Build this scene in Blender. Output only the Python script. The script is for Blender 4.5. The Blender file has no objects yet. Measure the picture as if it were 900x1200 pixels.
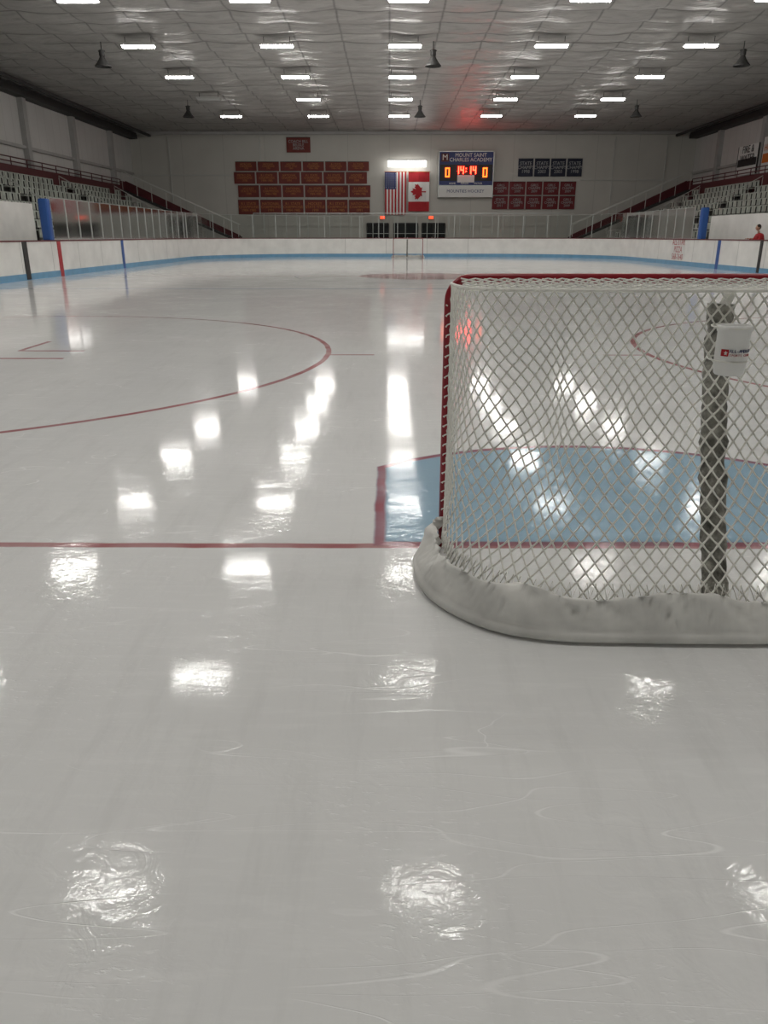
import bpy, math, random
from mathutils import Vector, Matrix, noise
random.seed(7)
S = bpy.context.scene
S.view_settings.view_transform = 'Standard'
COL = S.collection
XC = 1.22           # rink centre x
Y0, Y1 = -0.35, 55.65
YM = (Y0+Y1)/2
YN = 28.9           # painted centre line
HW = 13.0
RC = 8.5
WL, WR, WB, WN, ZC = -19.0, 22.4, 62.0, -6.0, 8.5

# ------------------------------------------------------------------ materials
def mat(name, col, rough=0.6, metal=0.0, emis=None, estr=0.0, nscale=None, namt=0.12, bump=0.0, bscale=20, ior=1.45):
    m = bpy.data.materials.new(name); m.use_nodes = True
    nt = m.node_tree; b = nt.nodes['Principled BSDF']
    b.inputs['Base Color'].default_value = (*col, 1)
    b.inputs['Roughness'].default_value = rough
    b.inputs['Metallic'].default_value = metal
    b.inputs['IOR'].default_value = ior
    if emis:
        b.inputs['Emission Color'].default_value = (*emis, 1)
        b.inputs['Emission Strength'].default_value = estr
    if nscale or bump:
        tc = nt.nodes.new('ShaderNodeTexCoord')
    if nscale:
        n = nt.nodes.new('ShaderNodeTexNoise'); n.inputs['Scale'].default_value = nscale
        n.inputs['Detail'].default_value = 4
        nt.links.new(tc.outputs['Object'], n.inputs['Vector'])
        r = nt.nodes.new('ShaderNodeMapRange')
        r.inputs[1].default_value = 0.3; r.inputs[2].default_value = 0.7
        r.inputs[3].default_value = 1-namt; r.inputs[4].default_value = 1+namt*0.4
        nt.links.new(n.outputs['Fac'], r.inputs[0])
        v = nt.nodes.new('ShaderNodeVectorMath'); v.operation = 'SCALE'
        v.inputs[0].default_value = col
        nt.links.new(r.outputs[0], v.inputs['Scale'])
        nt.links.new(v.outputs[0], b.inputs['Base Color'])
    if bump:
        n = nt.nodes.new('ShaderNodeTexNoise'); n.inputs['Scale'].default_value = bscale
        n.inputs['Detail'].default_value = 3
        nt.links.new(tc.outputs['Object'], n.inputs['Vector'])
        bp = nt.nodes.new('ShaderNodeBump'); bp.inputs['Strength'].default_value = bump
        bp.inputs['Distance'].default_value = 0.02
        nt.links.new(n.outputs['Fac'], bp.inputs['Height'])
        nt.links.new(bp.outputs[0], b.inputs['Normal'])
    return m

class NT:
    def __init__(s, nt): s.nt = nt
    def m(s, op, a, b=None, c=None):
        n = s.nt.nodes.new('ShaderNodeMath'); n.operation = op
        for i, v in enumerate((a, b, c)):
            if v is None: continue
            if isinstance(v, (int, float)): n.inputs[i].default_value = v
            else: s.nt.links.new(v, n.inputs[i])
        return n.outputs[0]
    def mr(s, v, a, b, c=0.0, d=1.0, smooth=False):
        n = s.nt.nodes.new('ShaderNodeMapRange')
        if smooth: n.interpolation_type = 'SMOOTHSTEP'
        s.nt.links.new(v, n.inputs[0])
        for i, x in enumerate((a, b, c, d)): n.inputs[i+1].default_value = x
        return n.outputs[0]
    def mix(s, f, a, b):
        n = s.nt.nodes.new('ShaderNodeMix'); n.data_type = 'RGBA'
        for sock, v in ((n.inputs[0], f), (n.inputs[6], a), (n.inputs[7], b)):
            if isinstance(v, (int, float)): sock.default_value = v
            elif isinstance(v, tuple): sock.default_value = (*v, 1)
            else: s.nt.links.new(v, sock)
        return n.outputs[2]
    def noise(s, vec, scale, detail=4, rough=0.5, dist=0.0):
        n = s.nt.nodes.new('ShaderNodeTexNoise')
        n.inputs['Scale'].default_value = scale; n.inputs['Detail'].default_value = detail
        n.inputs['Roughness'].default_value = rough; n.inputs['Distortion'].default_value = dist
        s.nt.links.new(vec, n.inputs['Vector']); return n.outputs['Fac']
    def mapping(s, vec, rot=0, sc=(1, 1, 1)):
        n = s.nt.nodes.new('ShaderNodeMapping'); s.nt.links.new(vec, n.inputs[0])
        n.inputs['Rotation'].default_value = (0, 0, rot); n.inputs['Scale'].default_value = sc
        return n.outputs[0]

def ice_material():
    m = bpy.data.materials.new('ice'); m.use_nodes = True
    nt = m.node_tree; b = nt.nodes['Principled BSDF']; N = NT(nt)
    g = nt.nodes.new('ShaderNodeNewGeometry'); P = g.outputs['Position']
    sx = nt.nodes.new('ShaderNodeSeparateXYZ'); nt.links.new(P, sx.inputs[0])
    wob = N.noise(P, 4.0, 2)
    wo = N.m('MULTIPLY', N.m('SUBTRACT', wob, 0.5), 0.022)
    X = N.m('SUBTRACT', N.m('ADD', sx.outputs[0], wo), XC); Y = N.m('ADD', sx.outputs[1], wo)
    AX = N.m('ABSOLUTE', X)
    YS = N.m('SUBTRACT', Y, YM); AYS = N.m('ABSOLUTE', YS)
    YC = N.m('SUBTRACT', Y, YN); AYC = N.m('ABSOLUTE', YC)
    GL = YM-3.35
    def band(sd, w, soft=0.008):
        return N.mr(N.m('ABSOLUTE', sd), w-soft, w+soft, 1, 0, True)
    def inside(sd, soft=0.01): return N.mr(sd, -soft, soft, 1, 0, True)
    def length(a, b_): return N.m('SQRT', N.m('ADD', N.m('MULTIPLY', a, a), N.m('MULTIPLY', b_, b_)))
    mx = lambda *a: a[0] if len(a) == 1 else N.m('MAXIMUM', a[0], mx(*a[1:]))
    mul = lambda a, b_: N.m('MULTIPLY', a, b_)
    GY = N.m('SUBTRACT', GL, AYS)
    goal = band(GY, 0.028)
    r = length(AX, GY)
    sd = mx(N.m('SUBTRACT', AX, 1.29), N.m('SUBTRACT', r, 1.84), N.m('MULTIPLY', GY, -1))
    crease_in = inside(sd)
    crease_red = mul(crease_in, N.mr(sd, -0.062, -0.045, 0, 1))
    dx = N.m('SUBTRACT', AX, 6.70); dy = N.m('SUBTRACT', GY, 6.15)
    cr = length(dx, dy)
    circ = band(N.m('SUBTRACT', cr, 4.73), 0.034)
    dot = inside(N.m('SUBTRACT', cr, 0.3))
    adx = N.m('ABSOLUTE', dx); ady = N.m('ABSOLUTE', dy)
    hash_ = mul(band(N.m('SUBTRACT', adx, 5.02), 0.28), band(dy, 0.03))
    l1 = mul(band(N.m('SUBTRACT', adx, 1.2), 0.42), band(N.m('SUBTRACT', ady, 0.32), 0.04))
    l2 = mul(band(N.m('SUBTRACT', ady, 0.78), 0.46), band(N.m('SUBTRACT', adx, 0.8), 0.035))
    centre = N.m('MULTIPLY', band(AYC, 0.15), 0.5)
    rc = length(X, YC)
    logo = N.m('MULTIPLY', inside(N.m('SUBTRACT', rc, 2.3), .05), 1.0)
    logo = N.m('MULTIPLY', logo, N.mr(N.noise(P, 1.3, 1), 0.42, 0.5, 0.45, 1))
    ccirc = N.m('MULTIPLY', band(N.m('SUBTRACT', rc, 4.57), 0.03), 0.5)
    bl = N.m('MULTIPLY', band(N.m('SUBTRACT', AYC, 7.0), 0.15), 0.4)
    red = mx(goal, crease_red, circ, dot, hash_, l1, l2, centre, logo)
    wear = N.mr(wob, 0.3, 0.7, 0.75, 1.0)
    red = N.m('MULTIPLY', red, N.m('MULTIPLY', wear, 0.88))
    n1 = N.noise(P, 0.8, 4, 0.6)
    n2 = N.noise(N.mapping(P, 0.5, (1, 7, 1)), 3.0, 5, 0.7)
    n3 = N.noise(N.mapping(P, 0.1, (6, 0.8, 1)), 1.6, 5, 0.7)
    base = N.mix(n1, (0.79, 0.795, 0.785), (0.90, 0.90, 0.89))
    base = N.mix(N.m('MULTIPLY', N.mr(n2, .5, .75), 0.38), base, (0.97, 0.97, 0.96))
    base = N.mix(N.m('MULTIPLY', N.mr(n3, .5, .8), 0.36), base, (0.64, 0.642, 0.63))
    s1 = N.noise(N.mapping(P, 0.9, (0.5, 3.0, 1)), 1.1, 2, 0.4)
    s2 = N.noise(N.mapping(P, -0.5, (0.4, 2.5, 1)), 1.7, 2, 0.4)
    s3 = N.noise(N.mapping(P, 1.45, (0.35, 4.0, 1)), 1.5, 1, 0.4)
    sc = mx(band(N.m('SUBTRACT', s1, .52), .0016, .0013), band(N.m('SUBTRACT', s2, .47), .0016, .0013), band(N.m('SUBTRACT', s3, .5), .0016, .0013))
    sm = N.mr(n1, 0.44, 0.56)
    sc = N.m('MULTIPLY', sc, sm)
    base = N.mix(N.m('MULTIPLY', sc, 0.75), base, (0.99, 0.99, 0.985))
    fl = N.noise(N.mapping(P, 0.7, (1, 3, 1)), 26, 3, .6)
    flm = N.m('MULTIPLY', N.mr(fl, .58, .70), N.mr(N.noise(P, 1.1, 2), .47, .6))
    base = N.mix(N.m('MULTIPLY', flm, 0.7), base, (0.98, 0.98, 0.975))
    col = N.mix(N.m('MULTIPLY', crease_in, 0.9), base, (0.26, 0.44, 0.58))
    col = N.mix(mx(bl, ccirc), col, (0.2, 0.3, 0.55))
    col = N.mix(red, col, (0.36, 0.045, 0.055))
    nt.links.new(col, b.inputs['Base Color'])
    b.inputs['IOR'].default_value = 1.31
    b.inputs['Specular IOR Level'].default_value = 0.36
    rg = N.m('ADD', N.mr(n2, 0.35, 0.7, 0.05, 0.10), N.m('MULTIPLY', sc, .15))
    nt.links.new(rg, b.inputs['Roughness'])
    h1 = N.m('MULTIPLY', N.noise(P, 2.5, 1), 0.0006)
    patch = N.mr(N.noise(P, 2.2, 1), 0.40, 0.58)
    # wet, unevenly frozen ripples are in the area behind the goal line
    zone = N.mr(sx.outputs[1], 3.0, 7.0, 1.0, 0.25)
    w1 = N.noise(P, 12, 3, .6, 1.2)
    h2 = N.m('MULTIPLY', N.m('MULTIPLY', N.m('MULTIPLY', w1, patch), zone), 0.0013)
    h3 = N.m('MULTIPLY', n2, 0.00016)
    h4 = N.m('MULTIPLY', N.m('MULTIPLY', N.m('ADD', sc, flm), zone), -0.0006)
    H = N.m('ADD', N.m('ADD', h1, h2), N.m('ADD', h3, h4))
    bp = nt.nodes.new('ShaderNodeBump'); bp.inputs['Strength'].default_value = 1.0
    bp.inputs['Distance'].default_value = 1.0
    nt.links.new(H, bp.inputs['Height']); nt.links.new(bp.outputs[0], b.inputs['Normal'])
    return m

def ceiling_material():
    m = bpy.data.materials.new('ceiling_fabric'); m.use_nodes = True
    nt = m.node_tree; b = nt.nodes['Principled BSDF']; N = NT(nt)
    g = nt.nodes.new('ShaderNodeNewGeometry'); P = g.outputs['Position']
    sx = nt.nodes.new('ShaderNodeSeparateXYZ'); nt.links.new(P, sx.inputs[0])
    def seam(v, pitch, w):
        f = N.m('FRACT', N.m('DIVIDE', v, pitch))
        d = N.m('ABSOLUTE', N.m('SUBTRACT', f, 0.5))
        return N.mr(d, 0.5-w/pitch, 0.5, 0, 1)
    s = N.m('MAXIMUM', N.m('MULTIPLY', seam(sx.outputs[0], 1.83, .06), .9), seam(sx.outputs[1], 1.525, 0.08))
    n = N.noise(P, 0.5, 3); n2 = N.noise(N.mapping(P, 0, (1, 3, 1)), 1.5, 3)
    base = N.mix(n, (0.34, 0.328, 0.315), (0.50, 0.485, 0.465))
    base = N.mix(N.mr(n2, .5, .75, 0, .6), base, (0.23, 0.22, 0.212))
    base = N.mix(N.m('MULTIPLY', s, 0.75), base, (0.07, 0.065, 0.06))
    nt.links.new(base, b.inputs['Base Color'])
    b.inputs['Roughness'].default_value = 0.40
    b.inputs['Specular IOR Level'].default_value = 0.33
    h = N.m('MULTIPLY', N.noise(N.mapping(P, 0, (1, 2.2, 1)), 1.6, 2), 0.09)
    bp = nt.nodes.new('ShaderNodeBump'); bp.inputs['Strength'].default_value = 0.8
    bp.inputs['Distance'].default_value = 1.0
    nt.links.new(h, bp.inputs['Height']); nt.links.new(bp.outputs[0], b.inputs['Normal'])
    return m

def wall_material(name, col, pitch, axis):
    m = bpy.data.materials.new(name); m.use_nodes = True
    nt = m.node_tree; b = nt.nodes['Principled BSDF']; N = NT(nt)
    g = nt.nodes.new('ShaderNodeNewGeometry'); P = g.outputs['Position']
    sx = nt.nodes.new('ShaderNodeSeparateXYZ'); nt.links.new(P, sx.inputs[0])
    f = N.m('FRACT', N.m('DIVIDE', sx.outputs[axis], pitch))
    d = N.m('ABSOLUTE', N.m('SUBTRACT', f, 0.5))
    seam = N.mr(d, 0.5-.03/pitch, 0.5, 0, 1)
    n = N.noise(P, 0.6, 4)
    base = N.mix(n, tuple(c*.82 for c in col), col)
    base = N.mix(N.m('MULTIPLY', seam, .4), base, tuple(c*.4 for c in col))
    nt.links.new(base, b.inputs['Base Color'])
    b.inputs['Roughness'].default_value = 0.6
    return m

def glass_material():
    m = bpy.data.materials.new('rink_glass'); m.use_nodes = True
    nt = m.node_tree; nt.nodes.clear()
    o = nt.nodes.new('ShaderNodeOutputMaterial'); mx = nt.nodes.new('ShaderNodeMixShader')
    t = nt.nodes.new('ShaderNodeBsdfTransparent'); t.inputs[0].default_value = (.88, .91, .89, 1)
    gl = nt.nodes.new('ShaderNodeBsdfGlossy'); gl.inputs['Roughness'].default_value = .08
    fr = nt.nodes.new('ShaderNodeFresnel'); fr.inputs[0].default_value = 1.15
    nt.links.new(fr.outputs[0], mx.inputs[0]); nt.links.new(t.outputs[0], mx.inputs[1])
    nt.links.new(gl.outputs[0], mx.inputs[2]); nt.links.new(mx.outputs[0], o.inputs[0])
    return m

M = dict(
 ice=ice_material(), ceil=ceiling_material(), glass=glass_material(),
 wallb=wall_material('back_wall_paint', (.57, .555, .51), 3.05, 0),
 walls=wall_material('side_wall_panel', (.66, .65, .63), 1.0, 1),
 conc=mat('concrete', (.20, .195, .185), .8, nscale=2, namt=.3),
 board=mat('dasher_white', (.84, .83, .80), .35, nscale=1.5, namt=.10),
 kick=mat('kick_blue', (.16, .36, .55), .4, nscale=3),
 cap=mat('cap_maroon', (.13, .025, .03), .4),
 red=mat('stripe_red', (.42, .03, .04), .4), blue=mat('stripe_blue', (.03, .10, .34), .4),
 maroon=mat('maroon_paint', (.085, .012, .016), .5, nscale=2),
 alu=mat('aluminium', (.5, .52, .5), .4, .6),
 seat=mat('seat_grey', (.46, .49, .44), .5, nscale=4, namt=.3),
 rail=mat('rail_paint', (.52, .52, .49), .4),
 dark=mat('dark_steel', (.035, .034, .033), .6), black=mat('black', (.012, .012, .013), .5),
 column=mat('column_paint', (.42, .41, .40), .6, nscale=1.5),
 lamp=mat('lamp_lens', (.9, .9, .9), .4, emis=(1.0, .978, .935), estr=55),
 flood=mat('flood_lens', (.9, .9, .9), .4, emis=(1.0, .98, .95), estr=5),
 lampoff=mat('lamp_lens_off', (.45, .45, .44), .4),
 housing=mat('lamp_housing', (.45, .45, .43), .5),
 goalred=mat('goal_red', (.30, .012, .022), .3, nscale=10),
 cord=mat('net_cord', (.90, .89, .83), .8, nscale=6, namt=.12),
 canvas=mat('skirt_canvas', (.84, .83, .79), .5, nscale=4.5, namt=.26, bump=.15, bscale=6),
 pad=mat('strut_padding', (.36, .35, .31), .9, nscale=22, namt=.8, bump=1, bscale=40),
 bottle=mat('bottle_plastic', (.85, .85, .83), .3),
 navy=mat('navy', (.010, .014, .035), .6, nscale=3), scblue=mat('score_blue', (.012, .025, .14), .4),
 gold=mat('gold_text', (.50, .20, .06), .6), white=mat('white_print', (.75, .75, .73), .5), grey=mat('grey_print', (.38, .38, .38), .5),
 bmaroon=mat('banner_maroon', (.17, .032, .024), .7, nscale=1.2), bred=mat('banner_red', (.15, .014, .018), .7),
 led=mat('led_red', (.2, 0, 0), .5, emis=(1, .010, .004), estr=52),
 led2=mat('led_orange', (.2, .1, 0), .5, emis=(1, .09, .01), estr=6),
 exitm=mat('exit_red', (.3, .02, .02), .5, emis=(1, .08, .02), estr=2),
 flagred=mat('flag_red', (.42, .014, .022), .7), flagblue=mat('flag_blue', (.02, .03, .13), .7),
 orange=mat('orange', (.6, .15, .02), .6),
 skin=mat('skin', (.50, .28, .20), .5), jersey=mat('jersey_red', (.38, .02, .025), .8), hair=mat('hair', (.03, .018, .012), .7),
 pants=mat('pants_black', (.02, .02, .022), .8), doorglass=mat('dark_door_glass', (.012, .013, .015), .15),
)

# ------------------------------------------------------------------ mesh builder
class MB:
    def __init__(s): s.v = []; s.f = []; s.mi = []; s.ms = []
    def idx(s, m):
        m = M[m]
        if m not in s.ms: s.ms.append(m)
        return s.ms.index(m)
    def box(s, x0, x1, y0, y1, z0, z1, m):
        if x0 > x1: x0, x1 = x1, x0
        if y0 > y1: y0, y1 = y1, y0
        i = len(s.v); k = s.idx(m)
        s.v += [(x0,y0,z0),(x1,y0,z0),(x1,y1,z0),(x0,y1,z0),(x0,y0,z1),(x1,y0,z1),(x1,y1,z1),(x0,y1,z1)]
        for f in ((3,2,1,0),(4,5,6,7),(0,1,5,4),(1,2,6,5),(2,3,7,6),(3,0,4,7)):
            s.f.append(tuple(i+j for j in f)); s.mi.append(k)
    def prism(s, poly, y0, y1, m):
        i = len(s.v); n = len(poly); k = s.idx(m)
        s.v += [(x, y0, z) for x, z in poly]+[(x, y1, z) for x, z in poly]
        s.f.append(tuple(range(i, i+n))); s.f.append(tuple(range(i+2*n-1, i+n-1, -1))); s.mi += [k, k]
        for j in range(n):
            a, b_ = i+j, i+(j+1) % n
            s.f.append((b_, a, a+n, b_+n)); s.mi.append(k)
    def tube(s, pts, r, m, n=10, closed=False):
        pts = [Vector(p) for p in pts]; k = s.idx(m); base = len(s.v); L = len(pts)
        up = None
        for a, p in enumerate(pts):
            if closed: t = pts[(a+1) % L]-pts[a-1]
            else: t = pts[min(a+1, L-1)]-pts[max(a-1, 0)]
            t.normalize()
            if up is None:
                up = Vector((0, 0, 1)) if abs(t.z) < .9 else Vector((1, 0, 0))
            u = (up-t*up.dot(t)).normalized(); w = t.cross(u); up = u
            rr = r[a] if isinstance(r, (list, tuple)) else r
            for j in range(n):
                an = 2*math.pi*j/n
                s.v.append(tuple(p+(u*math.cos(an)+w*math.sin(an))*rr))
        for a in range(L if closed else L-1):
            b_ = (a+1) % L
            for j in range(n):
                j2 = (j+1) % n
                s.f.append((base+a*n+j, base+b_*n+j, base+b_*n+j2, base+a*n+j2)); s.mi.append(k)
        if not closed:
            s.f.append(tuple(base+j for j in range(n))); s.mi.append(k)
            s.f.append(tuple(base+(L-1)*n+j for j in range(n-1, -1, -1))); s.mi.append(k)
    def lathe(s, prof, c, m, n=24):
        k = s.idx(m); base = len(s.v)
        for r, z in prof:
            for j in range(n):
                a = 2*math.pi*j/n; s.v.append((c[0]+r*math.cos(a), c[1]+r*math.sin(a), c[2]+z))
        for i in range(len(prof)-1):
            for j in range(n):
                j2 = (j+1) % n
                s.f.append((base+i*n+j, base+i*n+j2, base+(i+1)*n+j2, base+(i+1)*n+j)); s.mi.append(k)
    def poly(s, pts, m):
        i = len(s.v); s.v += pts; s.f.append(tuple(range(i, i+len(pts)))); s.mi.append(s.idx(m))
    def build(s, name, parent=None, smooth=False):
        me = bpy.data.meshes.new(name); me.from_pydata(s.v, [], s.f)
        for m in s.ms: me.materials.append(m)
        me.polygons.foreach_set('material_index', s.mi)
        if smooth: me.polygons.foreach_set('use_smooth', [True]*len(s.f))
        me.update()
        o = bpy.data.objects.new(name, me); COL.objects.link(o)
        if parent: o.parent = parent
        return o
def empty(name):
    e = bpy.data.objects.new(name, None); COL.objects.link(e); e.empty_display_size = .1; return e
def text(body, x, y, z, size, m, parent, name='lettering', rot=(math.pi/2, 0, 0), ext=.004, sx=1.0):
    c = bpy.data.curves.new(name, 'FONT'); c.body = body; c.size = size; c.align_x = 'CENTER'; c.align_y = 'CENTER'
    c.extrude = ext; c.resolution_u = 2; c.space_line = .85
    c.materials.append(M[m])
    o = bpy.data.objects.new(name, c); COL.objects.link(o); o.location = (x, y, z); o.rotation_euler = rot
    o.scale = (sx, 1, 1); o.parent = parent; return o

# ------------------------------------------------------------------ room shell
b = MB(); b.box(WL-.3, WR+.3, WN-.3, WB+.3, -.3, -.02, 'conc'); b.build('floor')
b = MB(); b.box(WL-.3, WR+.3, WB, WB+.3, -.02, ZC+.3, 'wallb'); b.build('wall_back')
b = MB(); b.box(WL-.3, WR+.3, WN-.3, WN, -.02, ZC+.3, 'wallb'); b.build('wall_front')
for nm, x, sg in (('wall_left', WL, -1), ('wall_right', WR, 1)):
    b = MB(); b.box(x, x+sg*.3, WN, WB, -.02, ZC+.3, 'walls'); b.build(nm)
    b = MB()
    y = 57.2
    while y > WN:
        b.box(x-sg*.28, x-sg*.002, y-.22, y+.22, 0, ZC-.25, 'column'); y -= 6.6
    b.box(x-sg*.18, x-sg*.003, WN+.3, WB-.3, 5.6, 5.75, 'column')
    b.build('trim_columns')
    b = MB(); b.box(x-sg*.6, x-sg*.003, WN+.1, WB-.1, ZC-.5, ZC-.12, 'dark')
    b.box(x-sg*1.6, x-sg*1.45, WN+.1, WB-.1, ZC-.35, ZC-.2, 'dark'); b.build('trim_eave_beam')
# ceiling
nx, ny = 150, 300
b = MB(); k = b.idx('ceil')
for j in range(ny+1):
    y = WN+(WB-WN)*j/ny
    for i in range(nx+1):
        x = WL+(WR-WL)*i/nx
        sag = .09*abs(math.sin(math.pi*y/1.525))+.05*abs(math.sin(math.pi*x/1.83))
        z = ZC+.12-sag+.08*noise.noise(Vector((x*.45, y*.9, 0)))
        b.v.append((x, y, z))
for j in range(ny):
    for i in range(nx):
        a = j*(nx+1)+i
        b.f.append((a, a+nx+1, a+nx+2, a+1)); b.mi.append(k)
b.build('ceiling', smooth=True)
b = MB(); b.box(WL, WR, WB-.25, WB-.003, ZC-.22, ZC-.02, 'column'); b.build('trim_back_beam')
b = MB()
for x in (-16.2, -9.5, 16.5, 20.3): b.box(x-.04, x+.04, WB-.08, WB-.003, 1.5, ZC-.3, 'rail')
b.box(WL+.3, -11.6, WB-.09, WB-.003, 5.55, 5.63, 'rail'); b.box(14.2, WR-.3, WB-.09, WB-.003, 5.2, 5.28, 'rail')
b.build('wall_conduit')

# ------------------------------------------------------------------ rink path
def rink_path(off=0.0):
    pts = []
    hx = HW; r = RC
    cs = [(XC+hx-r, Y1-r, 0), (XC-hx+r, Y1-r, 90), (XC-hx+r, Y0+r, 180), (XC+hx-r, Y0+r, 270)]
    for cx, cy, a0 in cs:
        for i in range(25):
            a = math.radians(a0+90*i/24)
            pts.append((cx+(r+off)*math.cos(a), cy+(r+off)*math.sin(a)))
    return pts
b = MB(); b.poly([(x, y, 0.0) for x, y in rink_path()], 'ice'); b.build('ice_surface')
b = MB()
inner = rink_path(0); outer = rink_path(.14); kin = rink_path(-.012); cin = rink_path(-.02); cout = rink_path(.16)
n = len(inner)
def strip(pa, pb, za, zb, m):
    k = b.idx(m)
    for i in range(n):
        j = (i+1) % n; q = len(b.v)
        b.v += [(*pa[i], za), (*pa[j], za), (*pb[j], zb), (*pb[i], zb)]; b.f.append((q, q+1, q+2, q+3)); b.mi.append(k)
strip(kin, kin, 0, .2, 'kick'); strip(kin, inner, .2, .2, 'kick'); strip(inner, inner, .2, 1.18, 'board')
strip(cin, inner, 1.18, 1.18, 'cap'); strip(cin, cin, 1.18, 1.225, 'cap'); strip(cin, cout, 1.225, 1.225, 'cap')
strip(cout, cout, 1.225, 1.18, 'cap'); strip(outer, outer, 1.18, -.02, 'board')
XL, XR = XC-HW, XC+HW
for x, sg in ((XL, 1), (XR, -1)):
    for yy, w, m in ((YN, .15, 'red'), (YN-7, .15, 'blue'), (YN+6.9 if sg > 0 else YN+6.2, .15, 'blue')):
        b.box(x+sg*.004, x+sg*.016, yy-w, yy+w, .0, 1.19, m)
    for yy in [Y0+RC+.6+2.44*i for i in range(16)]:
        b.box(x+sg*.001, x+sg*.004, yy-.012, yy+.012, .2, 1.18, 'rail')
for i in range(4): b.box(-3+i*2.8-.015, -3+i*2.8+.015, Y1-.006, Y1-.001, .2, 1.18, 'rail')
b.box(XL+.004, XL+.03, 26.0, 26.3, .02, 1.19, 'dark'); b.box(XR-.03, XR-.004, 31.0, 31.2, .02, 1.2, 'dark')
b.box(XL+.004, XL+.02, 24.0, 24.06, .02, 1.19, 'alu')
b.box(XR-.012, XR-.001, 39.1, 40.9, .28, 1.1, 'white')
ob = b.build('rink_boards')
text('ALL-STAR\nPIZZA\n568-7640', XR-.016, 40.0, .72, .40, 'red', ob, rot=(math.pi/2, 0, -math.pi/2), ext=.001)

# glass
b = MB(); posts = MB(); mid = rink_path(.07)
full = []
P = mid+[mid[0]]
for i in range(len(P)-1):
    a, c = Vector(P[i]), Vector(P[i+1]); L = (c-a).length; m_ = max(1, round(L/1.22)) if L > 1.5 else 1
    for q in range(m_): full.append((a.lerp(c, q/m_), a.lerp(c, (q+1)/m_)))
acc = 9
for a, c in full:
    m_ = (a+c)/2
    if m_.y < 1.0: continue
    if m_.x < XC-12.5 and 15 < m_.y < 29.2: continue
    if m_.x > XC+12.5 and 21 < m_.y < 38.2: continue
    top = 2.62
    k = b.idx('glass'); q = len(b.v)
    b.v += [(a.x, a.y, 1.23), (c.x, c.y, 1.23), (c.x, c.y, top), (a.x, a.y, top)]; b.f.append((q, q+1, q+2, q+3)); b.mi.append(k)
    acc += (c-a).length
    if acc > 1.2:
        posts.box(a.x-.02, a.x+.02, a.y-.02, a.y+.02, 1.228, top+.02, 'alu'); acc = 0
    posts.tube([(a.x, a.y, top), (c.x, c.y, top)], .008, 'alu', 4)
g = b.build('glass_panes'); e = empty('rink_glass_shield'); g.parent = e; posts.build('glass_posts', e)
def pad(x, y):
    b = MB(); pts = []
    w, d = .17, .15
    for i in range(16):
        a = 2*math.pi*i/16; c_, s_ = math.cos(a), math.sin(a)
        pts.append((x+w*math.copysign(abs(c_)**.5, c_), y+d*math.copysign(abs(s_)**.5, s_)))
    k = b.idx('blue')
    for zi, sc in ((1.226, .95), (1.28, 1), (2.5, 1), (2.56, .9), (2.57, .4)):
        b.v += [(x+(px-x)*sc, y+(py-y)*sc, zi) for px, py in pts]
    for r in range(4):
        for j in range(16):
            b.f.append((r*16+j, r*16+(j+1) % 16, (r+1)*16+(j+1) % 16, (r+1)*16+j)); b.mi.append(k)
    b.f.append(tuple(range(64, 80))); b.mi.append(k)
    b.build('glass_end_pad')
pad(XL-.07, 28.3); pad(XR+.07, 37.4)

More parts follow.
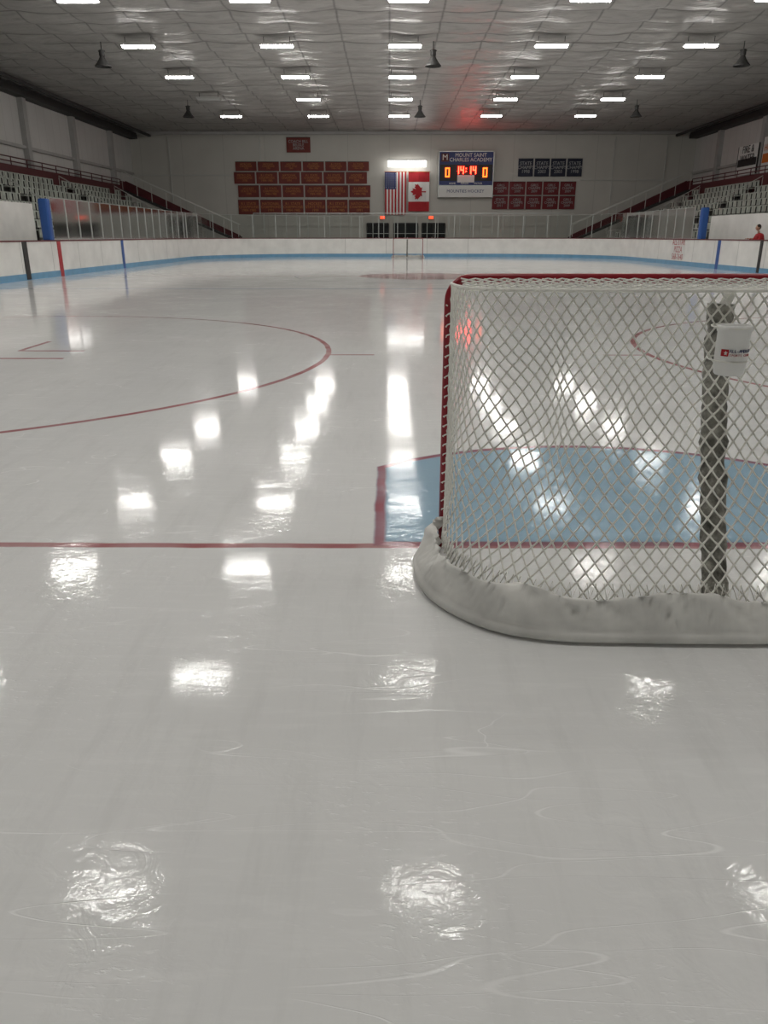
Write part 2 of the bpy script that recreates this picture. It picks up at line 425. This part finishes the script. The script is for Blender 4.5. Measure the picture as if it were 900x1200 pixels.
# ------------------------------------------------------------------ bleachers
def bleacher(xf, sg, cut, wallx, wallz, name):
    e = empty(name)
    st = MB(); se = MB(); ra = MB()
    yA, yB = 3.0, 57.0
    for i in range(8):
        za = .8+.38*i; x0 = xf+sg*.7*i; x1 = x0+sg*.7
        segs = [(yA, yB)]
        if sg*(x0-wallx) < 0: segs = [(yA, cut[0]), (cut[1], yB)]
        for (p, q) in segs:
            st.box(x0, x1, p, q, -.02, za, 'conc')
            y = p+.3
            while y < q-.6:
                if (y % 9.0) > 1.1:
                    se.box(x0+sg*.28, x0+sg*.62, y, y+.5, za+.38, za+.42, 'seat')
                    se.box(x0+sg*.62, x0+sg*.655, y, y+.5, za+.50, za+.80, 'seat')
                    se.box(x0+sg*.58, x0+sg*.62, y+.23, y+.27, za, za+.75, 'dark')
                y += .56
    xr = xf+sg*5.6
    st.box(xr, xr+sg*1.0, yA, yB, -.02, 3.46+.2, 'conc')
    ra.box(xr+sg*.02, xr+sg*.08, yA, yB, 3.7, 4.62, 'maroon')
    for z in (4.78, 4.98): ra.tube([(xr+sg*.05, yA, z), (xr+sg*.05, yB, z)], .03, 'maroon', 6)
    y = yA
    while y < yB: ra.tube([(xr+sg*.05, y, 4.6), (xr+sg*.05, y, 4.98)], .025, 'maroon', 6); y += 1.8
    for (p, q) in ((yA, cut[0]), (cut[1], yB)):
        for z in (1.25, 1.7): ra.tube([(xf+sg*.06, p, z), (xf+sg*.06, q, z)], .02, 'rail', 6)
        y = p
        while y < q: ra.tube([(xf+sg*.06, y, .8), (xf+sg*.06, y, 1.7)], .018, 'rail', 6); y += .9
    y = 9.0
    while y < yB:
        if y+.6 > cut[1]:
            ra.tube([(xf+sg*.4, y+.55, 1.7), (xr-sg*.3, y+.55, 1.7+.38*7.2)], .022, 'rail', 6)
            for i in range(8): ra.tube([(xf+sg*(.4+.7*i), y+.55, .8+.38*i), (xf+sg*(.4+.7*i), y+.55, 1.7+.38*i)], .018, 'rail', 6)
        y += 9.0
    st.box(wallx, wallx-sg*.12, cut[0]-.0, cut[1], -.02, wallz, 'board')
    xt = xr
    xb_ = xf-sg*2.2
    st.box(xf, xr, yB, yB+.08, -.02, .8, 'conc')
    ra.prism([(xb_, 1.05), (xb_, 1.38), (xt, 4.95), (xt, 4.35)], yB+.9, yB+1.0, 'maroon')
    ra.prism([(xb_, .9), (xb_, 1.05), (xt, 4.35), (xt, 4.2)], yB+.1, yB+1.0, 'dark')
    ra.tube([(xb_, yB+.95, 2.1), (xt, yB+.95, 5.5)], .03, 'rail', 6)
    ra.tube([(xb_, yB+.2, 2.1), (xt, yB+.2, 5.5)], .03, 'rail', 6)
    for i in range(9):
        t = i/8; x = xb_+(xt-xb_)*t; z = 1.1+3.3*t
        ra.tube([(x, yB+.2, z-.1), (x, yB+.2, z+1.0)], .022, 'rail', 6)
    ra.box(xb_, xb_-sg*.1, yB+.1, yB+1.0, -.02, 1.3, 'dark'); ra.box(xt, xt+sg*.1, yB, yB+1.0, -.02, 4.9, 'maroon')
    st.build('steps', e); se.build('seats', e); ra.build('railings', e)
bleacher(-12.75, -1, (15, 30.9), -13.5, 2.5, 'bleachers')
bleacher(15.0, 1, (21, 40.0), 15.75, 2.25, 'bleachers')
def bench(x0, x1, y0, y1):
    b = MB(); b.box(x0, x1, y0, y1, .44, .49, 'seat')
    y = y0+.3
    while y < y1: b.box(x0+.05, x1-.05, y-.03, y+.03, -.02, .44, 'dark'); y += 1.5
    b.build('players_bench')
bench(-13.3, -12.95, 16, 27); bench(15.3, 15.6, 22, 36.5)

# ------------------------------------------------------------------ ceiling light fixtures
def fixture(x, y, on=True, z=8.16):
    b = MB(); L = .60
    prof = [(-.14, .05), (-.12, .01), (-.075, -.03), (0, -.042), (.075, -.03), (.12, .01), (.14, .05)]
    k = b.idx('lamp' if on else 'lampoff'); q = len(b.v); n_ = len(prof)
    for xx in (-L, L): b.v += [(x+xx, y+a, z+c) for a, c in prof]
    for i in range(n_-1): b.f.append((q+i, q+i+1, q+n_+i+1, q+n_+i)); b.mi.append(k)
    b.f.append(tuple(range(q, q+n_))); b.f.append(tuple(range(q+2*n_-1, q+n_-1, -1))); b.mi += [k, k]
    b.box(x-L-.03, x+L+.03, y-.23, y+.23, z+.05, z+.11, 'housing')
    for sg in (-1, 1):
        b.box(x-L-.03, x+L+.03, y+sg*.215, y+sg*.23, z+.022, z+.05, 'housing')
        b.box(x+sg*(L+.015), x+sg*(L+.03), y-.215, y+.215, z+.022, z+.05, 'housing')
    for xx in (-.5, .5): b.box(x+xx-.01, x+xx+.01, y-.01, y+.01, z+.11, ZC+.0, 'dark')
    b.build('ceiling_light')
for r in range(10):
    y = 51.9-6.1*r
    for x in (-9.6, -4.3, .59, 6.17, 11.85):
        fixture(x, y, not ((r == 1 and x < -9) or r == 9))
b = MB(); b.box(-.15, 2.75, 61.3, 61.6, 6.5, 6.62, 'housing')
b.box(-.1, 1.28, 61.25, 61.55, 6.1, 6.5, 'flood'); b.box(1.32, 2.7, 61.25, 61.55, 6.1, 6.5, 'flood')
for x in (.2, 2.4): b.box(x-.04, x+.04, 61.5, 62.0, 6.52, 6.58, 'dark')
b.build('wall_floodlight')

# horn speakers
def horn(x, y):
    b = MB()
    b.lathe([(.03, .42), (.1, .40), (.11, .22), (.09, .18), (.14, .08), (.22, -.04), (.31, -.14), (.32, -.17), (.29, -.16), (.1, .05), (.0, .06)], (x, y, 7.75), 'dark', 20)
    b.tube([(x, y, 8.15), (x, y, 8.44)], .02, 'dark', 8)
    b.box(x-.13, x+.13, y-.02, y+.02, 8.1, 8.14, 'dark')
    b.build('horn_speaker', smooth=False)
for y in (34.1, 47.7, 20.5):
    for x in (-11.2, 1.7, 13.7): horn(x, y)

# ------------------------------------------------------------------ back wall items
Yw = 61.93
def banner_set(name, cells, m, tm, lines):
    e = empty(name); b = MB()
    for (x, z, w, h) in cells:
        k = b.idx(m); q = len(b.v); n_ = 8
        for i in range(n_+1):
            u = i/n_; yy = Yw-.03+.015*math.sin(u*9+x)
            b.v += [(x-w/2+w*u, yy, z-h/2), (x-w/2+w*u, yy, z+h/2)]
        for i in range(n_): b.f.append((q+2*i, q+2*i+2, q+2*i+3, q+2*i+1)); b.mi.append(k)
        b.box(x-w/2, x+w/2, Yw-.05, Yw-.01, z+h/2-.01, z+h/2+.02, 'dark')
        text(lines[random.randrange(len(lines))], x, Yw-.065, z, h*.27, tm, e, sx=.95)
    b.build('cloth', e)
L4 = ['R.I. STATE\nCHAMPIONS\n1984-1985', 'NATIONAL\nCHAMPIONS\n1991', 'METRO DIV.\nCHAMPIONS\n1978', 'HOCKEY\nSTATE TITLE\n1999']
cells = []
for (z, h, xs) in ((6.17, .62, -11.4), (5.38, .78, -11.55), (4.47, .80, -11.3), (3.38, 1.0, -11.35)):
    for i in range(6): cells.append((xs+.82+i*1.66, z, 1.56, h))
banner_set('championship_banners', cells, 'bmaroon', 'gold', L4)
banner_set('wall_banner', [(-6.65, 7.6, 1.75, 1.0)], 'bmaroon', 'grey', ['COACH BILL\nBELISLE\nARENA'])
banner_set('navy_banners', [(9.45+.6+i*1.2, 6.08, 1.1, 1.2) for i in range(4)], 'navy', 'grey', ['STATE\nCHAMPS\n1998', 'STATE\nCHAMPS\n2003'])
banner_set('red_banners', [(7.65+.62+i*1.25, z, 1.16, .9) for i in range(5) for z in (4.67, 3.68)], 'bred', 'grey', ['GIRLS\nCHAMPS\n2009', 'STATE\nCHAMPS\n2011'])

# scoreboard
e = empty('scoreboard'); b = MB()
b.box(3.65, 7.6, 61.45, 61.95, 4.85, 7.12, 'scblue')
b.box(3.72, 7.53, 61.42, 61.46, 5.15, 6.25, 'black')
b.box(5.0, 6.25, 61.40, 61.43, 5.05, 5.55, 'white'); b.box(3.65, 7.6, 61.44, 61.9, 4.05, 4.82, 'white')
b.box(3.8, 4.35, 61.42, 61.46, 6.45, 7.0, 'maroon')
for (x0, x1, z0, z1) in ((3.6, 7.65, 7.1, 7.16), (3.6, 3.66, 4.02, 7.16), (7.59, 7.65, 4.02, 7.16), (3.6, 7.65, 4.8, 4.86)):
    b.box(x0, x1, 61.4, 61.95, z0, z1, 'alu')
b.build('cabinet', e)
text('MOUNT SAINT\nCHARLES ACADEMY', 5.95, 61.43, 6.72, .36, 'white', e, sx=.95)
text('M', 4.07, 61.40, 6.72, .55, 'white', e)
text('HOME        PERIOD        VISITOR', 5.62, 61.43, 4.98, .17, 'white', e)
text('MOUNTIES HOCKEY', 5.62, 61.42, 4.45, .3, 'scblue', e)
seg = {'0': 'abcdef', '1': 'bc', '4': 'fgbc'}
def digit(ch, x, z, h, m):
    w = h*.5; t = h*.13
    R = dict(a=(x, x+w, z+h-t, z+h), d=(x, x+w, z, z+t), g=(x, x+w, z+h/2-t/2, z+h/2+t/2), f=(x, x+t, z+h/2, z+h), e=(x, x+t, z, z+h/2),
             b=(x+w-t, x+w, z+h/2, z+h), c=(x+w-t, x+w, z, z+h/2))
    for s_ in seg[ch]: b.box(R[s_][0], R[s_][1], 61.37, 61.415, R[s_][2], R[s_][3], m)
b = MB()
digit('0', 4.1, 5.4, .65, 'led2'); digit('0', 6.85, 5.4, .65, 'led2')
for ch, x in (('1', 4.85), ('4', 5.2), ('1', 5.75), ('4', 6.1)): digit(ch, x, 5.62, .52, 'led')
for z in (5.75, 5.95): b.box(5.58, 5.66, 61.37, 61.415, z, z+.08, 'led')
b.build('led_digits', e)

# flags
e = empty('united_states_flag'); b = MB()
def cloth(b, x0, x1, z0, z1, m, yb=61.78):
    k = b.idx(m); q = len(b.v); n_ = 6
    for i in range(n_+1):
        x = x0+(x1-x0)*i/n_; yy = yb+.05*math.sin(x*5)
        b.v += [(x, yy, z0), (x, yy, z1)]
    for i in range(n_): b.f.append((q+2*i, q+2*i+2, q+2*i+3, q+2*i+1)); b.mi.append(k)
fx0, fx1, fz0, fz1 = -.32, 1.26, 2.85, 5.78
sw = (fx1-fx0)/13
for i in range(13):
    ztop = fz1 if i > 6 else fz1-1.17
    cloth(b, fx0+i*sw, fx0+(i+1)*sw, fz0, ztop, 'flagred' if i % 2 == 0 else 'white')
cloth(b, fx0, fx0+7*sw, fz1-1.17, fz1, 'flagblue')
for r in range(7):
    for c in range(5):
        x = fx0+.1+c*.17; z = fz1-.12-r*.155
        b.poly([(x+(.045 if q % 2 == 0 else .018)*math.sin(q*math.pi/5), 61.71, z+(.045 if q % 2 == 0 else .018)*math.cos(q*math.pi/5)) for q in range(10)], 'white')
b.tube([(fx0-.05, 61.78, fz1+.02), (fx1+.05, 61.78, fz1+.02)], .025, 'gold', 8)
b.build('flag_cloth', e)
e = empty('canadian_flag'); b = MB()
gx0, gx1, gz0, gz1 = 1.42, 2.98, 3.08, 5.78
h = gz1-gz0
cloth(b, gx0, gx1, gz0, gz0+h/4, 'flagred'); cloth(b, gx0, gx1, gz0+h/4, gz1-h/4, 'white'); cloth(b, gx0, gx1, gz1-h/4, gz1, 'flagred')
leaf = [(0,1),(.18,.68),(.38,.78),(.30,.32),(.52,.55),(.58,.42),(.85,.47),(.76,.22),(.87,.15),(.45,-.22),(.50,-.40),(.06,-.34),(.07,-.85),
        (-.07,-.85),(-.06,-.34),(-.50,-.40),(-.45,-.22),(-.87,.15),(-.76,.22),(-.85,.47),(-.58,.42),(-.52,.55),(-.30,.32),(-.38,.78),(-.18,.68)]
lc = ((gx0+gx1)/2, (gz0+gz1)/2)
b.poly([(lc[0]-v*.62, 61.70, lc[1]+u*.62) for u, v in leaf], 'flagred')
b.tube([(gx0-.05, 61.78, gz1+.02), (gx1+.05, 61.78, gz1+.02)], .025, 'gold', 8)
b.build('flag_cloth', e)
# doors & exit signs
for i, (x0, x1) in enumerate(((-1.66, -.06), (.38, 2.15), (2.5, 4.2))):
    b = MB(); b.box(x0, x1, 61.9, 61.99, 0, 2.2, 'doorglass'); xm = (x0+x1)/2
    for a in (x0-.05, xm-.04, x1-.03): b.box(a, a+.08, 61.86, 61.99, 0, 2.25, 'dark')
    b.box(x0, x1, 61.86, 61.99, 2.2, 2.28, 'dark'); b.box(x0, x1, 61.86, 61.99, 1.0, 1.08, 'dark')
    for a in (xm-.14, xm+.1): b.box(a, a+.04, 61.80, 61.86, .95, 1.25, 'alu')
    b.build('door_%d' % (i+1))
for x in (-.5, 3.15):
    b = MB(); b.box(x-.2, x+.2, 61.82, 61.97, 2.52, 2.78, 'housing'); b.box(x-.17, x+.17, 61.80, 61.83, 2.55, 2.75, 'exitm')
    o = b.build('exit_sign'); text('EXIT', x, 61.795, 2.65, .15, 'white', o)
b = MB()
for i in range(30):
    x = -10+i*.8
    b.box(x-.02, x+.02, 60.5, 60.54, -.02, 2.9, 'alu')
b.box(-10, 13.2, 60.49, 60.55, 2.88, 2.94, 'alu'); b.box(-10, 13.2, 60.5, 60.54, 1.5, 1.53, 'alu')
b.build('lobby_partition_frame')

# right wall signs
def wallsign(y0, y1, z0, z1, m, body, tm, sz, extra=None):
    b = MB(); b.box(WR-.36, WR-.31, y0, y1, z0, z1, m)
    b.box(WR-.38, WR-.30, y0-.04, y0, z0, z1, 'dark'); b.box(WR-.38, WR-.30, y1, y1+.04, z0, z1, 'dark')
    if extra: b.box(WR-.375, WR-.36, y0+.1, y1-.1, z0+(z1-z0)*.3, z0+(z1-z0)*.55, extra)
    o = b.build('advertising_sign'); text(body, WR-.38, (y0+y1)/2, z0+(z1-z0)*.7, sz, tm, o, rot=(math.pi/2, 0, -math.pi/2))
wallsign(50.6, 53.4, 4.9, 6.6, 'white', 'FIRE &\nWATER', 'black', .6, 'black')
wallsign(47.6, 50.0, 4.8, 6.8, 'white', 'HOCKEY', 'orange', .5, 'orange')
wallsign(42.6, 46.0, 4.8, 6.8, 'white', 'CAMP', 'black', .7, 'maroon')

# ------------------------------------------------------------------ goals
def catmull(pts, n=8):
    pts = [Vector(p) for p in pts]; P_ = [pts[0]*2-pts[1]]+pts+[pts[-1]*2-pts[-2]]; out = []
    for i in range(1, len(P_)-2):
        for k in range(n):
            t = k/n; a, b_, c, d = P_[i-1], P_[i], P_[i+1], P_[i+2]
            out.append(.5*((2*b_)+(c-a)*t+(2*a-5*b_+4*c-d)*t*t+(3*b_-a-3*c+d)*t**3))
    out.append(pts[-1]); return out
class Path:
    def __init__(s, pts):
        s.p = pts; s.d = [0]
        for i in range(1, len(pts)): s.d.append(s.d[-1]+(pts[i]-pts[i-1]).length)
        s.L = s.d[-1]
    def at(s, u):
        u = min(max(u, 0), 1)*s.L
        import bisect
        i = min(max(bisect.bisect_right(s.d, u)-1, 0), len(s.p)-2)
        return s.p[i].lerp(s.p[i+1], (u-s.d[i])/max(1e-9, s.d[i+1]-s.d[i]))
def hockey_goal(origin, flip, detail):
    """local: goal centre x=0, goal line y=0, net extends to -y"""
    e = empty('hockey_goal')
    PX = .945
    def mirror(h): return h+[(-p[0], *p[1:]) for p in h[-2::-1]]
    bp_ = catmull(mirror([(-.965, .0, 0), (-1.03, -.10, 0), (-1.07, -.27, 0), (-1.03, -.56, 0), (-.86, -.80, 0), (-.63, -.905, 0), (-.3, -.925, 0), (0, -.93, 0)]), 8)
    bn_ = catmull(mirror([(-.945, -.03, 0), (-.955, -.14, 0), (-.970, -.30, 0), (-.935, -.53, 0), (-.80, -.73, 0), (-.60, -.825, 0), (-.3, -.845, 0), (0, -.85, 0)]), 8)
    tp_ = catmull(mirror([(-.94, -.03, 0), (-.925, -.20, 0), (-.875, -.36, 0), (-.75, -.44, 0), (-.4, -.465, 0), (0, -.47, 0)]), 8)
    B, T, BN = Path(bp_), Path(tp_), Path(bn_)
    fr = MB()
    r = .021; pts = [(-PX, 0, .0), (-PX, 0, .6)]
    for i in range(9):
        a = math.pi-(math.pi/2)*i/8
        pts.append((-PX+.09+.09*math.cos(a), 0, 1.115+.09*math.sin(a)))
    pts += [(-p[0], p[1], p[2]) for p in pts[::-1]]
    fr.tube(pts, r, 'goalred', 16)
    fr.build('red_frame', e, smooth=True)
    f2 = MB()
    f2.tube([p+Vector((0, 0, .025)) for p in bp_], .022, 'canvas', 10)
    f2.tube([p+Vector((0, 0, 1.187)) for p in tp_], .006, 'cord', 8)
    f2.build('base_and_top_frame', e, smooth=True)
    def surf(s_, t):
        a, c = T.at(s_), BN.at(s_)
        side = min(1, max(0, (abs(a.x)-.55)/.35))
        wx = t**(1.6+2.4*side); wy = t**1.6
        z = 1.187-(1.187-.12)*t
        q = Vector((a.x+(c.x-a.x)*wx, a.y+(c.y-a.y)*wy, z))
        if detail:
            edge = min(1, min(s_, 1-s_)*12)*math.sin(math.pi*min(1, t))
            q += Vector((.028*noise.noise(Vector((s_*14, t*4, 1))), .040*noise.noise(Vector((s_*12, t*3.2, 5))), .022*noise.noise(Vector((s_*16, t*5, 8)))))*edge
            c1 = math.exp(-((min(s_, 1-s_)-.22)/.07)**2)*math.sin(math.pi*t)
            q += Vector((.06 if s_ < .5 else -.06, .07, 0))*c1
        return q
    N_, R_ = (54, 34) if detail else (24, 14)
    cu = bpy.data.curves.new('netting', 'CURVE'); cu.dimensions = '3D'
    cu.bevel_depth = .0032 if detail else .004; cu.bevel_resolution = 1; cu.use_fill_caps = False
    cu.materials.append(M['cord'])
    def add(pts, rad=None):
        if len(pts) < 2: return
        sp = cu.splines.new('POLY'); sp.points.add(len(pts)-1)
        for i, p in enumerate(pts):
            sp.points[i].co = (*p, 1); sp.points[i].radius = rad[i] if rad else 1
    for i in range(-R_//2-1, N_+R_//2+1):
        for sg in (1, -1):
            seq = []; rad = []
            for j in range(R_+1):
                s_ = (i+sg*j/2)/N_
                if -1e-6 <= s_ <= 1+1e-6:
                    seq.append(surf(s_, j/R_)); rad.append(1.4)
                    if j < R_:
                        s2 = (i+sg*(j+.5)/2)/N_
                        if 0 <= s2 <= 1: seq.append(surf(s2, (j+.5)/R_)-Vector((0, 0, .002))); rad.append(.95)
            add(seq, rad)
    cx, cyc = (30, 16) if detail else (14, 6)
    for i in range(-cyc, cx+cyc):
        for sg in (1, -1):
            seq = []
            for j in range(cyc+1):
                u = (i+sg*j/2)/cx
                if -1e-6 <= u <= 1+1e-6:
                    v = j/cyc
                    x = -.90+1.8*u
                    yb = -.465+.10*max(0, (abs(x)-.72)/.18)**2 if abs(x) > .72 else -.465
                    seq.append(Vector((x, -.02+(yb+.02)*v, 1.207-.020*v-.02*math.sin(math.pi*v))))
            add(seq)
    for sx_ in (-1, 1):
        seq = [Vector((sx_*(PX-.004+.018*math.cos(k*1.3)), -.022+.012*math.sin(k*1.3), 1.10-k*.009)) for k in range(110)]
        add(seq)
    seq = [Vector((-.85+k*.0085, -.022+.01*math.sin(k*1.1), 1.192+.014*math.cos(k*1.1))) for k in range(200)]
    add(seq)
    if detail:
        seq = []
        for k in range(201):
            s_ = k/200; seq.append(surf(s_, .94 if k % 2 else .99)+Vector((0, -.006, 0)))
        add(seq)
    o = bpy.data.objects.new('netting', cu); COL.objects.link(o); o.parent = e
    # skirt: canvas sheet wrapped round the base tube, leaning inwards, sagging with creases
    sk = MB(); k_ = sk.idx('canvas'); ns = 400
    prof = [(-.01, .0), (.014, .008), (.020, .026), (.012, .040), (.004, .046), (.004, .056), (-.004, .075), (-.014, .095), (-.025, .115), (-.037, .135), (-.049, .152), (-.056, .156), (-.062, .146)]
    def crease(a): return max(0, 1-abs(a)*9)
    for i in range(ns+1):
        s_ = i/ns; c = B.at(s_); d = (B.at(s_+.004)-B.at(s_-.004)); d.normalize(); nrm = Vector((d.y, -d.x, 0))
        if nrm.dot(Vector((c.x, c.y+.3, 0))) < 0: nrm = -nrm
        for j, (o_, z) in enumerate(prof):
            f = min(1, max(0, j-4)/5)
            wv = .036*noise.noise(Vector((s_*17+j*.12, j*.05, 3)))
            cr_ = -.018*crease(noise.noise(Vector((s_*24+j*.20, 2, 4))))-.014*crease(noise.noise(Vector((s_*18-j*.28, 8, 1))))
            wz = (.034*noise.noise(Vector((s_*12, 7, 1)))+.010*noise.noise(Vector((s_*34, 3, 1))))*f
            p = c+nrm*(o_+(wv+cr_)*f+.004); sk.v.append((p.x, p.y, max(0.002, z*1.02+wz+.002)))
    m_ = len(prof)
    for i in range(ns):
        for j in range(m_-1):
            a = i*m_+j; sk.f.append((a, a+m_, a+m_+1, a+1)); sk.mi.append(k_)
    sk.build('canvas_skirt', e, smooth=True)
    st = MB(); pts = []; rad = []; ox = .045
    for i in range(61):
        t = i/60; w = (t)**1.5
        pts.append((ox+.004*noise.noise(Vector((1, t*12, 0))), -.385-.33*w, 1.135-1.08*t)); rad.append(.046+.009*noise.noise(Vector((0, 5, t*16)))+(.005 if i % 7 == 0 else 0))
    st.tube(pts, rad, 'pad', 18)
    st.tube([(ox, -.39, 1.11), (ox, -.45, 1.18)], .02, 'cord', 8)
    st.tube([(ox, -.71, .05), (ox, -.93, .03)], .02, 'canvas', 8)
    st.build('padded_centre_strut', e, smooth=True)
    e.location = origin
    if flip: e.rotation_euler = (0, 0, math.pi)
    return e
g1 = hockey_goal((1.20, 3.36, 0), False, True)
g2 = hockey_goal((XC, 2*YM-3.0, 0), True, False)

# bottle holder on the net
e = empty('water_bottle'); c = (1.22, 2.775, .905)
b = MB()
b.lathe([(0, 0), (.046, 0), (.051, .006), (.0545, .03), (.0555, .15), (.0585, .153), (.0585, .172), (.052, .174), (.050, .16), (.048, .03), (0, .03)], c, 'bottle', 36)
b.build('bottle_body', e, smooth=True)
b = MB()
def patch(a0, a1, z0, z1, m, r=.0562):
    k = b.idx(m); n_ = 10; q = len(b.v)
    for i in range(n_+1):
        a = math.radians(a0+(a1-a0)*i/n_)
        for z in (z0, z1): b.v.append((c[0]+r*math.sin(a), c[1]-r*math.cos(a), c[2]+z))
    for i in range(n_): b.f.append((q+2*i, q+2*i+2, q+2*i+3, q+2*i+1)); b.mi.append(k)
patch(-60, -32, .070, .094, 'flagred')
b.poly([(c[0]-.0405+(.008 if q % 2 == 0 else .0035)*math.sin(q*math.pi/5), c[1]-.0480, c[2]+.082+(.009 if q % 2 == 0 else .004)*math.cos(q*math.pi/5)) for q in range(10)], 'white')
b.build('bottle_label', e)
def ring_text(body, a0, step, z, size, m):
    for i, ch in enumerate(body):
        if ch == ' ': continue
        a = math.radians(a0+i*step)
        text(ch, c[0]+.0563*math.sin(a), c[1]-.0563*math.cos(a), c[2]+z, size, m, e, 'letter', rot=(math.pi/2, 0, a), ext=.0004)
ring_text('ALL-AMERICAN', -26, 8.2, .088, .016, 'flagblue')
ring_text('SPORTS CENTER', -26, 7.5, .074, .011, 'flagred')
b = MB()
for z in (.05, .165):
    b.tube([(c[0]+.062*math.cos(a), c[1]+.03+.09*math.sin(a)-.0, c[2]+z) for a in [math.pi*2*i/20 for i in range(20)]], .003, 'cord', 6, closed=True)
b.build('bottle_strap', e)

# ------------------------------------------------------------------ spectator leaning at the right boards
def person(loc, yaw):
    e = empty('person_in_red_jersey')
    def skin(name, pts, edges, m, sub=2):
        me = bpy.data.meshes.new(name); me.from_pydata([p[:3] for p in pts], edges, []); me.update()
        o = bpy.data.objects.new(name, me); COL.objects.link(o); o.parent = e
        md = o.modifiers.new('skin', 'SKIN'); md.use_smooth_shade = True
        for i, p in enumerate(pts):
            sv = me.skin_vertices[0].data[i]; rr = p[3]; sv.radius = (rr, rr) if not isinstance(rr, tuple) else rr
        me.skin_vertices[0].data[0].use_root = True
        s2 = o.modifiers.new('sub', 'SUBSURF'); s2.levels = sub; s2.render_levels = sub
        me.materials.append(M[m]); return o
    skin('jersey', [(0, 0, .95, .16), (.03, 0, 1.12, .155), (.09, 0, 1.30, .17), (.14, 0, 1.43, .13), (.17, 0, 1.50, .07),
                    (.13, .19, 1.41, .075), (.24, .25, 1.19, .058), (.43, .20, 1.27, .045),
                    (.13, -.19, 1.41, .075), (.24, -.25, 1.19, .058), (.43, -.16, 1.27, .045)],
         [(0, 1), (1, 2), (2, 3), (3, 4), (3, 5), (5, 6), (6, 7), (3, 8), (8, 9), (9, 10)], 'jersey')
    skin('trousers', [(0, 0, .97, .14), (0, .1, .88, .10), (.03, .12, .50, .07), (-.02, .12, .10, .05), (0, -.1, .88, .10), (.03, -.12, .50, .07), (-.02, -.12, .10, .05)],
         [(0, 1), (1, 2), (2, 3), (0, 4), (4, 5), (5, 6)], 'pants')
    for s_ in (-1, 1):
        skin('shoe', [(-.05, .12*s_, .04, .045), (.06, .12*s_, .035, .045), (.17, .125*s_, .03, .035)], [(0, 1), (1, 2)], 'black')
        hx, hy, hz = .45, (.20 if s_ > 0 else -.16), 1.275
        P_ = [(hx, hy, hz, .024), (hx+.05, hy, hz, .032), (hx+.09, hy, hz, .028)]; E_ = [(0, 1), (1, 2)]
        skin('palm', P_, E_, 'skin', 1)
        for f, ln in enumerate((.062, .072, .068, .052)):
            oy = hy-.027+.018*f
            skin('finger', [(hx+.085, oy, hz, .010), (hx+.10+ln*.45, oy, hz+.006, .009), (hx+.10+ln, oy, hz-.016, .007)], [(0, 1), (1, 2)], 'skin', 1)
        skin('thumb', [(hx+.035, hy-.03*s_, hz, .011), (hx+.065, hy-.055*s_, hz, .010), (hx+.10, hy-.06*s_, hz-.008, .008)], [(0, 1), (1, 2)], 'skin', 1)
    skin('neck', [(.16, 0, 1.47, .055), (.185, 0, 1.58, .055)], [(0, 1)], 'skin', 1)
    def blob(name, cx, cy, cz, rx, ry, rz, m, fn=None):
        b = MB(); k = b.idx(m); nu, nv = 24, 16
        for j in range(nv+1):
            ph = math.pi*j/nv
            for i in range(nu):
                th = 2*math.pi*i/nu; d = Vector((math.sin(ph)*math.cos(th), math.sin(ph)*math.sin(th), math.cos(ph)))
                q = Vector((d.x*rx, d.y*ry, d.z*rz))
                if fn: q = fn(d, q)
                b.v.append((cx+q.x, cy+q.y, cz+q.z))
        for j in range(nv):
            for i in range(nu):
                i2 = (i+1) % nu; b.f.append((j*nu+i, (j+1)*nu+i, (j+1)*nu+i2, j*nu+i2)); b.mi.append(k)
        return b.build(name, e, smooth=True)
    def face(d, q):
        if d.z < 0: q.y *= 1+.35*d.z; q.x *= 1+.12*d.z
        if d.x > .85 and abs(d.y) < .2 and -.3 < d.z < .15: q.x += .022
        return q
    H = (.215, 0, 1.69)
    blob('head', *H, .098, .076, .122, 'skin', face)
    blob('hair', H[0]-.016, 0, H[2]+.03, .098, .084, .105, 'hair')
    for s_ in (-1, 1):
        blob('ear', H[0]-.005, s_*.078, H[2]-.005, .02, .01, .03, 'skin')
        blob('eye', H[0]+.083, s_*.03, H[2]+.004, .010, .013, .008, 'black')
    blob('mouth', H[0]+.088, 0, H[2]-.062, .008, .024, .006, 'flagred')
    e.location = loc; e.rotation_euler = (0, 0, yaw)
person((15.05, 33.0, -.02), math.pi)

# ------------------------------------------------------------------ camera
cam = bpy.data.cameras.new('camera'); co = bpy.data.objects.new('camera', cam); COL.objects.link(co)
cam.sensor_fit = 'VERTICAL'; cam.sensor_height = 36.0; cam.lens = 36.0*900/1200
cam.clip_start = .05; cam.clip_end = 300
co.location = (0, 0, 1.375)
co.rotation_euler = (math.radians(90-19.8), 0, math.radians(.36))
S.camera = co
w = bpy.data.worlds.new('world'); S.world = w; w.use_nodes = True
w.node_tree.nodes['Background'].inputs[0].default_value = (.5, .5, .5, 1)
w.node_tree.nodes['Background'].inputs[1].default_value = .05
